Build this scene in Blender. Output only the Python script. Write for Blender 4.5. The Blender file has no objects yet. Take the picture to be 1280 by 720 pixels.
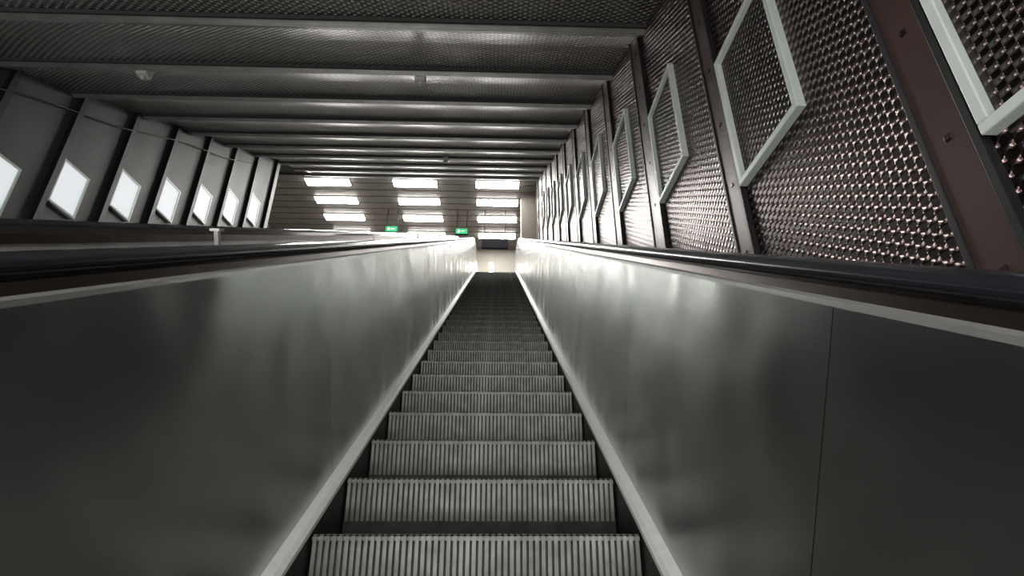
import bpy, bmesh, math, random
from mathutils import Vector
random.seed(3)
C30=math.cos(math.radians(30)); S30=.5
scene=bpy.context.scene
def P(x,s,n): return Vector((x, s*C30-n*S30, s*S30+n*C30))

# ---------------- materials ----------------
def newmat(name):
    m=bpy.data.materials.new(name); m.use_nodes=True
    nt=m.node_tree; b=nt.nodes['Principled BSDF']; return m,nt,b
def mat(name,col,rough=.5,metal=0.,noise=0.,nscale=4.,stretch=(1,1,1),bump=0.,spec=None,rvar=0.,aniso=0.,detail=5,bdist=.01):
    m,nt,b=newmat(name)
    b.inputs['Base Color'].default_value=(*col,1); b.inputs['Roughness'].default_value=rough
    b.inputs['Metallic'].default_value=metal
    if spec is not None: b.inputs['Specular IOR Level'].default_value=spec
    if aniso>0:
        b.inputs['Anisotropic'].default_value=aniso
        cx=nt.nodes.new('ShaderNodeCombineXYZ'); cx.inputs[0].default_value=0; cx.inputs[1].default_value=-S30; cx.inputs[2].default_value=C30
        nt.links.new(cx.outputs[0],b.inputs['Tangent'])
    tc=nt.nodes.new('ShaderNodeTexCoord'); mp=nt.nodes.new('ShaderNodeMapping')
    mp.inputs['Scale'].default_value=stretch
    nt.links.new(tc.outputs['Object'],mp.inputs['Vector'])
    nz=nt.nodes.new('ShaderNodeTexNoise'); nz.inputs['Scale'].default_value=nscale; nz.inputs['Detail'].default_value=detail
    nt.links.new(mp.outputs['Vector'],nz.inputs['Vector'])
    if noise>0:
        r=nt.nodes.new('ShaderNodeMapRange'); r.inputs[1].default_value=.3; r.inputs[2].default_value=.7
        r.inputs[3].default_value=1-noise; r.inputs[4].default_value=1+noise
        nt.links.new(nz.outputs['Fac'],r.inputs[0])
        v=nt.nodes.new('ShaderNodeVectorMath'); v.operation='SCALE'; v.inputs[0].default_value=col
        nt.links.new(r.outputs[0],v.inputs['Scale']); nt.links.new(v.outputs[0],b.inputs['Base Color'])
    if rvar>0:
        r=nt.nodes.new('ShaderNodeMapRange'); r.inputs[1].default_value=.3; r.inputs[2].default_value=.7
        r.inputs[3].default_value=rough-rvar; r.inputs[4].default_value=rough+rvar
        nt.links.new(nz.outputs['Fac'],r.inputs[0]); nt.links.new(r.outputs[0],b.inputs['Roughness'])
    if bump>0:
        bp=nt.nodes.new('ShaderNodeBump'); bp.inputs['Strength'].default_value=bump; bp.inputs['Distance'].default_value=bdist
        nt.links.new(nz.outputs['Fac'],bp.inputs['Height']); nt.links.new(bp.outputs[0],b.inputs['Normal'])
    return m
def emit(name,col,st,base=(.8,.8,.8)):
    m,nt,b=newmat(name)
    b.inputs['Base Color'].default_value=(*base,1)
    b.inputs['Emission Color'].default_value=(*col,1); b.inputs['Emission Strength'].default_value=st
    return m
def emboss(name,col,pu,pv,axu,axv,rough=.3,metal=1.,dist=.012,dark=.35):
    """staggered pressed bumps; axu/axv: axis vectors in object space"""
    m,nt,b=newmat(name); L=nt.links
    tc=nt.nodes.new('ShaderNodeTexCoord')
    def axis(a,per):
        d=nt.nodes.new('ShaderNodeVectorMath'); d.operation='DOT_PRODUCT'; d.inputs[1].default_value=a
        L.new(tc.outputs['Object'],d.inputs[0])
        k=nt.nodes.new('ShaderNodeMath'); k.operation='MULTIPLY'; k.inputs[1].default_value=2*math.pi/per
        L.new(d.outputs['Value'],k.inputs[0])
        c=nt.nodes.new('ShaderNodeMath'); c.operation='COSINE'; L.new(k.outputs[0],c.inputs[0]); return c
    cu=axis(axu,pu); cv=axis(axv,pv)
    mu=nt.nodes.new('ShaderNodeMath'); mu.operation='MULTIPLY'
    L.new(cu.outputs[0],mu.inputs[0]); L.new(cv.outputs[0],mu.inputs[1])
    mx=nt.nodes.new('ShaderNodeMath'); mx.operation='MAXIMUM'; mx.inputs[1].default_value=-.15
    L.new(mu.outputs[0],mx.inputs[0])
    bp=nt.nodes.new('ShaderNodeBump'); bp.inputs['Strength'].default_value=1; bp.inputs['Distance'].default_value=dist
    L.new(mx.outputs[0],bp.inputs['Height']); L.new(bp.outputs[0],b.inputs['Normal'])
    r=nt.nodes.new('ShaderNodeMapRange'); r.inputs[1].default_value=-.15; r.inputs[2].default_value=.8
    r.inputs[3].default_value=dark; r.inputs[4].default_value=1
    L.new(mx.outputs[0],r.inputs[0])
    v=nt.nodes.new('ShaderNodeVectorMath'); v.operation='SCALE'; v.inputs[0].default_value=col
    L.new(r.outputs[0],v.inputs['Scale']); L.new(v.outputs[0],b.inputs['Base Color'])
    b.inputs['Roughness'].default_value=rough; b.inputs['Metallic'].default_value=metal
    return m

M_panel=mat('brushed_steel',(.49,.515,.50),.24,1.,noise=.08,nscale=2.2,aniso=.95,detail=1,bump=1.,bdist=.022)
M_alu=mat('aluminium_trim',(.95,.96,.94),.35,.1,noise=.04,nscale=30)
M_deckalu=mat('polished_deck_trim',(.72,.73,.72),.27,.8,noise=.08,nscale=10)
M_bronze=mat('bronze_trim',(.12,.095,.085),.3,1.,noise=.1,nscale=10)
M_skirt=mat('skirt_dark',(.05,.048,.045),.5,.6,noise=.3,nscale=8)
M_rubber=mat('handrail_rubber',(.012,.014,.018),.20,0.,spec=.6)
M_step=mat('step_aluminium',(.25,.255,.238),.45,.5,noise=.3,nscale=14)
M_stepd=mat('step_groove',(.06,.058,.055),.6,.4,noise=.3,nscale=14)
M_embR=emboss('embossed_brown_metal',(.35,.262,.25),.070,.047,(0,1,0),(0,0,1),rough=.30,dist=.014,dark=.12)
M_embD=emboss('embossed_dark_metal',(.18,.138,.135),.06,.04,(0,1,0),(0,0,1),rough=.3,dist=.011,dark=.2)
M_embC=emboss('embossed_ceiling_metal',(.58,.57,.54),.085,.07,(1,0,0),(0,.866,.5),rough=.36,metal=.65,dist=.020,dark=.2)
M_brown=mat('brown_enamel',(.050,.029,.025),.38,.2,noise=.15,nscale=3)
M_frame=mat('poster_frame_metal',(.55,.61,.58),.45,.2,noise=.06,nscale=6)
M_wallL=mat('grey_wall_panel',(.08,.08,.078),.5,.2,noise=.2,nscale=1.3)
M_black=mat('black_post',(.010,.010,.011),.45)
M_light=emit('fluorescent_diffuser',(1,.98,.94),62)
M_lowfill=emit('added_fill_diffuser',(1,.98,.94),16)  # glow of the added fill rows in the lower hall
M_lightbox=emit('lightbox_face',(.93,.97,1),.72,(.4,.4,.4))
M_beige=mat('beige_wall',(.18,.165,.14),.6,noise=.08,nscale=2)
M_ceil=mat('hall_ceiling_slat',(.14,.127,.113),.45,.2,noise=.1,nscale=3)
M_beam=mat('ceiling_beam_metal',(.28,.28,.27),.4,.8,noise=.15,nscale=5)
M_floor=mat('landing_floor',(.13,.125,.12),.5,noise=.15,nscale=6)
M_dark=mat('dark_plastic',(.003,.003,.004),.8,spec=.1)
M_white=mat('white_plastic',(.5,.5,.48),.4)
M_green=emit('exit_green',(.0,.62,.20),.8,(.0,.05,.02))
M_blk=mat('void_dark',(.03,.03,.03),.8)

# ---------------- mesh helpers ----------------
def hexa(bm,c,mi=0):
    v=[bm.verts.new(p) for p in c]
    for f in ((0,3,2,1),(4,5,6,7),(0,1,5,4),(1,2,6,5),(2,3,7,6),(3,0,4,7)):
        fc=bm.faces.new([v[i] for i in f]); fc.material_index=mi
def box(bm,x0,x1,y0,y1,z0,z1,mi=0):
    hexa(bm,[(x0,y0,z0),(x1,y0,z0),(x1,y1,z0),(x0,y1,z0),(x0,y0,z1),(x1,y0,z1),(x1,y1,z1),(x0,y1,z1)],mi)
def sbox(bm,x0,x1,s0,s1,n0,n1,mi=0):
    hexa(bm,[P(x0,s0,n0),P(x1,s0,n0),P(x1,s1,n0),P(x0,s1,n0),P(x0,s0,n1),P(x1,s0,n1),P(x1,s1,n1),P(x0,s1,n1)],mi)
def prism_x(bm,poly,x0,x1,mi=0):
    a=[bm.verts.new((x0,y,z)) for y,z in poly]; b=[bm.verts.new((x1,y,z)) for y,z in poly]
    n=len(poly)
    f=bm.faces.new(a); f.material_index=mi
    f=bm.faces.new(b[::-1]); f.material_index=mi
    for i in range(n):
        f=bm.faces.new([a[i],b[i],b[(i+1)%n],a[(i+1)%n]]); f.material_index=mi
def obj(name,bm,mats,parent=None,smooth=False,bevel=0):
    bmesh.ops.recalc_face_normals(bm,faces=bm.faces)
    me=bpy.data.meshes.new(name); bm.to_mesh(me); bm.free()
    for m in mats: me.materials.append(m)
    if smooth:
        for p in me.polygons: p.use_smooth=True
    o=bpy.data.objects.new(name,me); scene.collection.objects.link(o)
    if parent: o.parent=parent
    if bevel:
        md=o.modifiers.new('bev','BEVEL'); md.width=bevel; md.segments=2; md.limit_method='ANGLE'
    return o
def offs(path):
    out=[]
    for i,p in enumerate(path):
        a=Vector(path[max(i-1,0)]); b=Vector(path[min(i+1,len(path)-1)]); q=Vector(p)
        t1=(q-a).normalized() if i>0 else (b-q).normalized()
        t2=(b-q).normalized() if i<len(path)-1 else t1
        t=(t1+t2).normalized(); m=1/max(.5,t.dot(t1)); out.append((q,Vector((-t.y,t.x))*m))
    return out
def sweep(bm,path,prof,cx,mi=0,closed=True,n0=0.):
    rings=[]
    for q,nn in offs(path):
        rings.append([bm.verts.new((cx+x,q.x+nn.x*(n+n0),q.y+nn.y*(n+n0))) for x,n in prof])
    k=len(prof)
    for a,b in zip(rings,rings[1:]):
        for i in range(k if closed else k-1):
            f=bm.faces.new([a[i],a[(i+1)%k],b[(i+1)%k],b[i]]); f.material_index=mi
    if closed:
        for r in (rings[0],rings[-1][::-1]):
            f=bm.faces.new(r); f.material_index=mi

# ---------------- escalators ----------------
PITCH=.4195; TR=PITCH*C30; RI=PITCH*S30
HW=.5515
def step_mesh():
    bm=bmesh.new()
    N=52; w=2*HW/N
    box(bm,-HW,HW,.016,TR+.03,-.30,-.016,1)
    for i in range(N):
        x0=-HW+i*w+w*.2; x1=x0+w*.6
        poly=[(0.0,-.004),(.004,0),(TR-.01,0),(TR-.01,-.014),(.022,-.014)]
        prism_x(bm,poly,x0,x1,0)
        poly=[(0,-.006),(.024,-.006),(.045,-.25),(.030,-.25),(.018,-.18),(.008,-.10),(.002,-.04)]
        prism_x(bm,poly,x0,x1,0)
    box(bm,-HW,HW,.006,.02,-.02,-.007,0)
    bmesh.ops.recalc_face_normals(bm,faces=bm.faces)
    me=bpy.data.meshes.new('step'); bm.to_mesh(me); bm.free()
    me.materials.append(M_step); me.materials.append(M_stepd); return me
STEP=step_mesh()
KMIN=-9; KMAX=32
noses=[]
for k in range(KMIN,KMAX+1):
    p=P(0,1.709+PITCH*k,-1); noses.append((p.y,p.z))
lo=noses[0]; hi=noses[-1]
bottom=[(lo[0]-TR*4.5,lo[1]-RI*.85),(lo[0]-TR*3,lo[1]-RI*.85),(lo[0]-TR*2,lo[1]-RI*.85),(lo[0]-TR,lo[1]-RI*.6)]
top=[(hi[0]+TR,hi[1]+RI*.6),(hi[0]+2*TR,hi[1]+RI*.85),(hi[0]+3*TR,hi[1]+RI*.85),(hi[0]+5*TR,hi[1]+RI*.85)]
ZLO=bottom[0][1]; YLO=bottom[0][0]; ZHI=top[-1][1]; YHI=top[-1][0]
def escalator(cx,dz,idx):
    e=bpy.data.objects.new('escalator' if idx==0 else 'escalator.%03d'%idx,None); scene.collection.objects.link(e)
    e.location=(cx,0,dz)
    allp=bottom[1:]+noses+top[:3]
    for i,(y,z) in enumerate(allp):
        o=bpy.data.objects.new('step_%d'%(i+1),STEP); scene.collection.objects.link(o); o.parent=e
        o.location=(0,y,z)
    path=[bottom[0],bottom[2],bottom[3],lo,hi,top[0],top[1],top[3]]
    bm=bmesh.new()
    box(bm,-.58,.58,YHI-TR*1.1,YHI+1.2,ZHI-.04,ZHI+.005)
    box(bm,-.58,.58,YLO-1.2,YLO+TR*.6,ZLO-.04,ZLO+.005)
    obj('comb_plate',bm,[M_deckalu],e)
    for sd,nm in ((-1,'left'),(1,'right')):
        bm=bmesh.new()
        f=lambda pts:[(sd*x,n) for x,n in pts]
        sweep(bm,path,f([(.560,-.45),(.558,.015),(.605,.03),(.618,.888),(.79,.888),(.79,-.45)]),0,0)
        obj('balustrade_core_'+nm,bm,[M_skirt],e)
        bm=bmesh.new()
        sweep(bm,path,f([(.553,.006),(.553,.022),(.566,.036),(.60,.042),(.60,.006)]),0,0)
        obj('skirt_strip_'+nm,bm,[M_alu],e)
        bm=bmesh.new()
        PL=1.30 if sd>0 else 2.6
        s0=1.709+PITCH*KMIN; s=(.85 if sd>0 else 2.08)-PL*4
        cuts=[]
        while s<1.709+PITCH*KMAX:
            if s>s0+.1: cuts.append(s)
            s+=PL
        def at(sv):
            p=P(0,sv,-1); return (p.y,p.z)
        pts=[s0]+cuts+[1.709+PITCH*KMAX]
        prof=f([(.598,.04),(.608,.90),(.620,.90),(.612,.04)])
        for a,b in zip(pts,pts[1:]):
            sweep(bm,[at(a+.0012),at(b-.0012)],prof,0,0)
        sweep(bm,[hi,top[0],top[1],top[3]],prof,0,0)
        sweep(bm,[bottom[0],bottom[2],bottom[3],lo],prof,0,0)
        obj('balustrade_panel_'+nm,bm,[M_panel],e)
        bm=bmesh.new()
        sweep(bm,path,f([(.600,.895),(.600,.905),(.612,.909),(.80,.909),(.80,.87),(.79,.87),(.79,.895)]),0,0)
        sweep(bm,path,f([(.728,.905),(.728,.945),(.745,.948),(.805,.93),(.805,.905)]),0,1)
        sweep(bm,path,f([(.612,.909),(.618,.926),(.632,.926),(.635,.909)]),0,1)
        obj('deck_trim_'+nm,bm,[M_deckalu,M_bronze],e)
        bm=bmesh.new()
        cc=offs(path)
        cl=[(q.x+nn.x*.945,q.y+nn.y*.945) for q,nn in cc]
        R=.30
        tx,tz=cl[-1]; bx,bz=cl[0]
        tl=[(tx+.25+R*math.sin(t),tz-R+R*math.cos(t)) for t in [math.pi*i/10 for i in range(11)]]
        bl=[(bx-.25-R*math.sin(t),bz-R+R*math.cos(t)) for t in [math.pi*i/10 for i in range(11)]]
        full=bl[::-1]+cl+tl
        prof=[(.676+.042*math.cos(t)*(1 if abs(math.cos(t))<.8 else .98),.022*math.sin(t)*(1.05 if math.sin(t)>0 else .8)) for t in [2*math.pi*i/14 for i in range(14)]]
        sweep(bm,full,f(prof),0,0)
        obj('handrail_'+nm,bm,[M_rubber],e,smooth=True)
        bm=bmesh.new()
        for (qx,qz,d) in ((tx,tz,1),(bx,bz,-1)):
            r=R-.03
            poly=[(qx-.0*d,qz-R+r)]+[(qx+d*(.25+r*math.sin(t)),qz-R+r*math.cos(t)) for t in [math.pi*i/12 for i in range(13)]]+[(qx+d*.25,qz-.95),(qx,qz-.95)]
            prism_x(bm,poly,sd*.612,sd*.76,0)
        obj('newel_'+nm,bm,[M_panel],e)
    return e
escalator(-.058,0,0); escalator(-1.95,.07,1); escalator(-3.84,.07,2)

# decks between the units
bm=bmesh.new()
path=[bottom[0],bottom[2],bottom[3],lo,hi,top[0],top[1],top[3]]
for a,b,h in ((.745,1.265,.84),(-1.15,-.865,.88),(-3.05,-2.755,.93),(-5.82,-4.64,.90)):
    sweep(bm,path,[(a,h-.05),(a,h),(b,h),(b,h-.05)],0)
# small anti-slide studs standing on the narrow deck
for s in (2.05,4.6,7.1,9.6,12.1):
    sbox(bm,-1.07,-1.055,s-.01,s+.01,-.13,.005,0)
    sbox(bm,-1.08,-1.045,s-.02,s+.02,.005,.015,0)
obj('escalator_deck',bm,[M_beam])

# ---------------- right wall ----------------
XR=1.30
bm=bmesh.new(); box(bm,XR,XR+.12,-9,20.2,-4,12); obj('wall_right',bm,[M_embR])
T=math.tan(math.radians(30))
BAY=1.215
bm=bmesh.new()
for k in range(-6,12):
    y0=1.09+BAY*k+.0; w=.15 if k<2 else .24
    z0=T*y0-.7; z1=T*y0+2.9
    box(bm,XR-.022,XR+.01,y0,y0+w,z0,z1,0)
    box(bm,XR-.03,XR+.01,y0-.012,y0+.012,z0,z1,1)
    box(bm,XR-.03,XR+.01,y0+w-.008,y0+w+.014,z0,z1,1)
    for j in range(8):
        zc=z0+.25+j*.42
        for yy in (y0+w*.5,):
            box(bm,XR-.027,XR-.02,yy-.010,yy+.010,zc-.010,zc+.010,2)
obj('trim_1',bm,[M_brown,M_black,M_bronze],bevel=.002)
for k in range(-2,11):
    yf=1.065+BAY*k; yn=yf-.585; zb=.94+.70*k; zt=zb+.87
    e=bpy.data.objects.new('poster_frame' if k==-2 else 'poster_frame.%03d'%(k+2),None); scene.collection.objects.link(e)
    bm=bmesh.new(); t=.034
    x0,x1=XR-.04,XR+.005
    box(bm,x0,x1,yn,yf,zb,zb+t); box(bm,x0,x1,yn,yf,zt-t,zt)
    box(bm,x0,x1,yn,yn+t,zb+t,zt-t); box(bm,x0,x1,yf-t,yf,zb+t,zt-t)
    obj('frame_rim',bm,[M_frame],e,bevel=.004)
    bm=bmesh.new(); box(bm,XR-.012,XR+.004,yn+t,yf-t,zb+t,zt-t); obj('frame_backing',bm,[M_embD],e)

# ---------------- left wall ----------------
XL=-5.9
bm=bmesh.new(); box(bm,XL-.15,XL,-9,11.75,-4,11.5); obj('wall_left',bm,[M_wallL])
bm=bmesh.new()
for k in range(-7,7):
    y0=5.88+.95*k; w=.085 if k<6 else .16
    z0=T*y0-.6; z1=T*y0+2.4
    box(bm,XL-.01,XL+.07,y0,y0+w,z0,z1,0)
obj('trim_2',bm,[M_black])
for k in range(-6,6):
    y0=5.975+.95*k; zb=3.905+.548*k
    e=bpy.data.objects.new('wall_lightbox' if k==-6 else 'wall_lightbox.%03d'%(k+6),None); scene.collection.objects.link(e)
    bm=bmesh.new(); t=.03; y1=y0+.49; z1=zb+.67
    box(bm,XL-.005,XL+.05,y0,y1,zb,zb+t); box(bm,XL-.005,XL+.05,y0,y1,z1-t,z1)
    box(bm,XL-.005,XL+.05,y0,y0+t,zb+t,z1-t); box(bm,XL-.005,XL+.05,y1-t,y1,zb+t,z1-t)
    obj('box_rim',bm,[M_frame],e)
    bm=bmesh.new(); box(bm,XL-.004,XL+.035,y0+t,y1-t,zb+t,z1-t); obj('box_face',bm,[M_lightbox],e)
cu=bpy.data.curves.new('wall_conduit','CURVE'); cu.dimensions='3D'; cu.bevel_depth=.012
sp=cu.splines.new('POLY'); pts=[P(XL+.06,s,1.62+.03*math.sin(s*2.)) for s in [i*.5 for i in range(0,27)]]
sp.points.add(len(pts)-1)
for q,p in zip(sp.points,pts): q.co=(*p,1)
o=bpy.data.objects.new('wall_conduit',cu); scene.collection.objects.link(o); cu.materials.append(M_black)

# ---------------- sloped ceiling ----------------
H=1.85; ZC=10.9
bm=bmesh.new(); CS=1.38
for k in range(-6,10):
    s0=4.97+CS*k
    s1=min(s0+CS,18.6)
    n=8; pr=[]
    for i in range(n+1):
        t=i/n; pr.append((s0+.02+(s1-s0-.03)*t,H+.005+.05*t+.05*math.sin(math.pi*t)))
    for (a,na),(b,nb) in zip(pr,pr[1:]):
        v=[bm.verts.new(P(x,s,m)) for x,s,m in ((XL-.1,a,na),(XR+.02,a,na),(XR+.02,b,nb),(XL-.1,b,nb))]
        f=bm.faces.new(v); f.material_index=0; f.smooth=True
    sbox(bm,XL-.1,XR+.02,s0-.012,s0+.012,H-.01,H+.2,1)
    sbox(bm,XL-.1,XR+.02,s0,s0+.05,H-.02,H-.005,1)
    sbox(bm,XL-.1,XR+.02,s0-.05,s0-.012,H+.03,H+.2,2)
sbox(bm,XL-.1,XR+.1,-4,18.6,H+.32,H+.4,2)
bmesh.ops.remove_doubles(bm,verts=bm.verts,dist=1e-5)
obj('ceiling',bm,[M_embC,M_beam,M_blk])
bm=bmesh.new()
box(bm,-9,XR+.1,14.9,20.2,ZC+.06,ZC+.2,1)
box(bm,-9,XL-.16,11.6,14.9,ZC+.06,ZC+.2,1)
y=14.95
while y<20:
    box(bm,-9,XR,y,y+.36,ZC,ZC+.05,0); y+=.40
obj('ceiling_upper_hall',bm,[M_ceil,M_blk])
bm=bmesh.new(); box(bm,-9,XR+.1,-9.2,-1.9,1.0,1.15); obj('ceiling_lower_hall',bm,[M_ceil])
bm=bmesh.new(); box(bm,-9,XR+.1,20,20.2,ZHI-.2,11.5); obj('wall_back',bm,[M_beige])
bm=bmesh.new(); box(bm,-9.1,-9,11.6,20.2,ZHI-.2,11.5); box(bm,-9,XL-.15,11.55,11.7,ZHI-.2,11.5); obj('wall_upper_hall',bm,[M_beige])
bm=bmesh.new(); box(bm,XR-.5,XR,15.9,16.5,ZHI,ZC); obj('hall_pillar',bm,[M_beige])
bm=bmesh.new(); box(bm,-9,XR+.1,YHI+.1,20.2,ZHI-.2,ZHI-.002); box(bm,-9,XL-.15,11.6,YHI+.1,ZHI-.2,ZHI-.002); obj('floor_upper',bm,[M_floor])
bm=bmesh.new(); box(bm,-9,XR+.1,-9.2,YLO-.1,ZLO-.2,ZLO-.002); obj('floor',bm,[M_floor])
bm=bmesh.new(); box(bm,-9,XR+.1,-9.3,-9.2,ZLO-.2,1.2); obj('wall_front',bm,[M_beige])

li=0
def fl(x,y,z,mm,w=1.46,d=.36):
    global li
    e=bpy.data.objects.new('fluorescent_light' if li==0 else 'fluorescent_light.%03d'%li,None); scene.collection.objects.link(e); li+=1
    bm=bmesh.new(); box(bm,x-w/2-.02,x+w/2+.02,y-d/2-.02,y+d/2+.02,z-.04,z-.001); obj('housing',bm,[M_white],e)
    bm=bmesh.new(); box(bm,x-w/2,x+w/2,y-d/2,y+d/2,z-.065,z-.041); obj('diffuser',bm,[mm],e)
for y in (15.25,16.35,17.5,18.75):
    for x in (-5.85,-2.88,-.05): fl(x,y,ZC,M_light)
for y in (-3.2,-4.6,-6.2):
    for x in (-5.0,-2.4,0.0): fl(x,y,1.0,M_lowfill)  # unseen rows behind the camera, added as fill for the slope

def area(name,loc,direc,sx,sy,power,col=(1,.98,.95)):
    l=bpy.data.lights.new(name,'AREA'); l.shape='RECTANGLE'; l.size=sx; l.size_y=sy; l.energy=power; l.color=col
    o=bpy.data.objects.new(name,l); scene.collection.objects.link(o); o.location=loc
    o.rotation_euler=Vector(direc).to_track_quat('-Z','Y').to_euler()
area('lower_hall_fill',(-2.2,-6.5,-1.6),(0.02,.86,.5),6,2,230)  # added fill light behind the camera for risers, ceiling and wall bumps
area('ceiling_fill',(-2.4,-2.2,-1.1),(0,.62,.8),4,.4,260)  # added unseen light, low behind the camera, to lift the ceiling
area('overhead_fill',P(-.058,1.0,1.75),(0,.5,-.866),.8,.3,24)  # no fixture: area light added above the view to brighten skirt strips

def sign(name,x,y,z,w,h,mface,zc):
    e=bpy.data.objects.new(name,None); scene.collection.objects.link(e)
    bm=bmesh.new(); box(bm,x-w/2,x+w/2,y-.04,y+.04,z-h/2,z+h/2,0)
    for sx in (-.4,.4): box(bm,x+sx*w-.01,x+sx*w+.01,y-.01,y+.01,z+h/2,zc,0)
    obj('housing',bm,[M_dark],e)
    bm=bmesh.new(); box(bm,x-w/2+.02,x+w/2-.02,y-.05,y-.041,z-h/2+.02,z+h/2-.02,0)
    obj('face',bm,[mface],e)
    if mface is M_green:
        bm=bmesh.new(); box(bm,x-.02,x+.12,y-.054,y-.0505,z-.015,z+.015); box(bm,x-.13,x-.06,y-.054,y-.0505,z-.06,z+.06)
        obj('pictogram',bm,[M_white],e)
sign('exit_sign',-3.92,17.0,10.05,.46,.26,M_green,ZC)
sign('exit_sign.001',-1.35,17.0,10.0,.46,.26,M_green,ZC)
M_scr=mat('display_face',(.004,.004,.006),.8,spec=.1)
sign('information_display',-.12,16.9,9.45,.95,.40,M_scr,ZC)
bm=bmesh.new(); box(bm,-.36,-.20,19.93,19.99,9.5,10.25); obj('wall_lamp',bm,[emit('wall_lamp_glow',(1,.97,.9),6)])
def dev(name,x,s,n=H):
    bm=bmesh.new(); p=P(x,s,n)
    box(bm,p.x-.06,p.x+.06,p.y-.06,p.y+.06,p.z-.06,p.z+.12)
    box(bm,p.x-.02,p.x+.02,p.y-.02,p.y+.02,p.z-.09,p.z-.055)
    obj(name,bm,[M_white],bevel=.012)
dev('smoke_detector',-.93,6.45,H-.03); dev('smoke_detector.001',-4.1,6.45,H-.03)
dev('smoke_detector.002',-1.3,13.2)

w=bpy.data.worlds.new('World'); scene.world=w; w.use_nodes=True
w.node_tree.nodes['Background'].inputs[0].default_value=(.5,.55,.6,1); w.node_tree.nodes['Background'].inputs[1].default_value=.05

cd=bpy.data.cameras.new('Camera'); cam=bpy.data.objects.new('Camera',cd); scene.collection.objects.link(cam)
cd.sensor_width=36; cd.lens=665/1280*36; cd.clip_start=.02
cam.rotation_euler=(math.radians(90+24.5),0,math.radians(-1.7))
scene.camera=cam
scene.view_settings.view_transform='Standard'
scene.view_settings.exposure=-.05
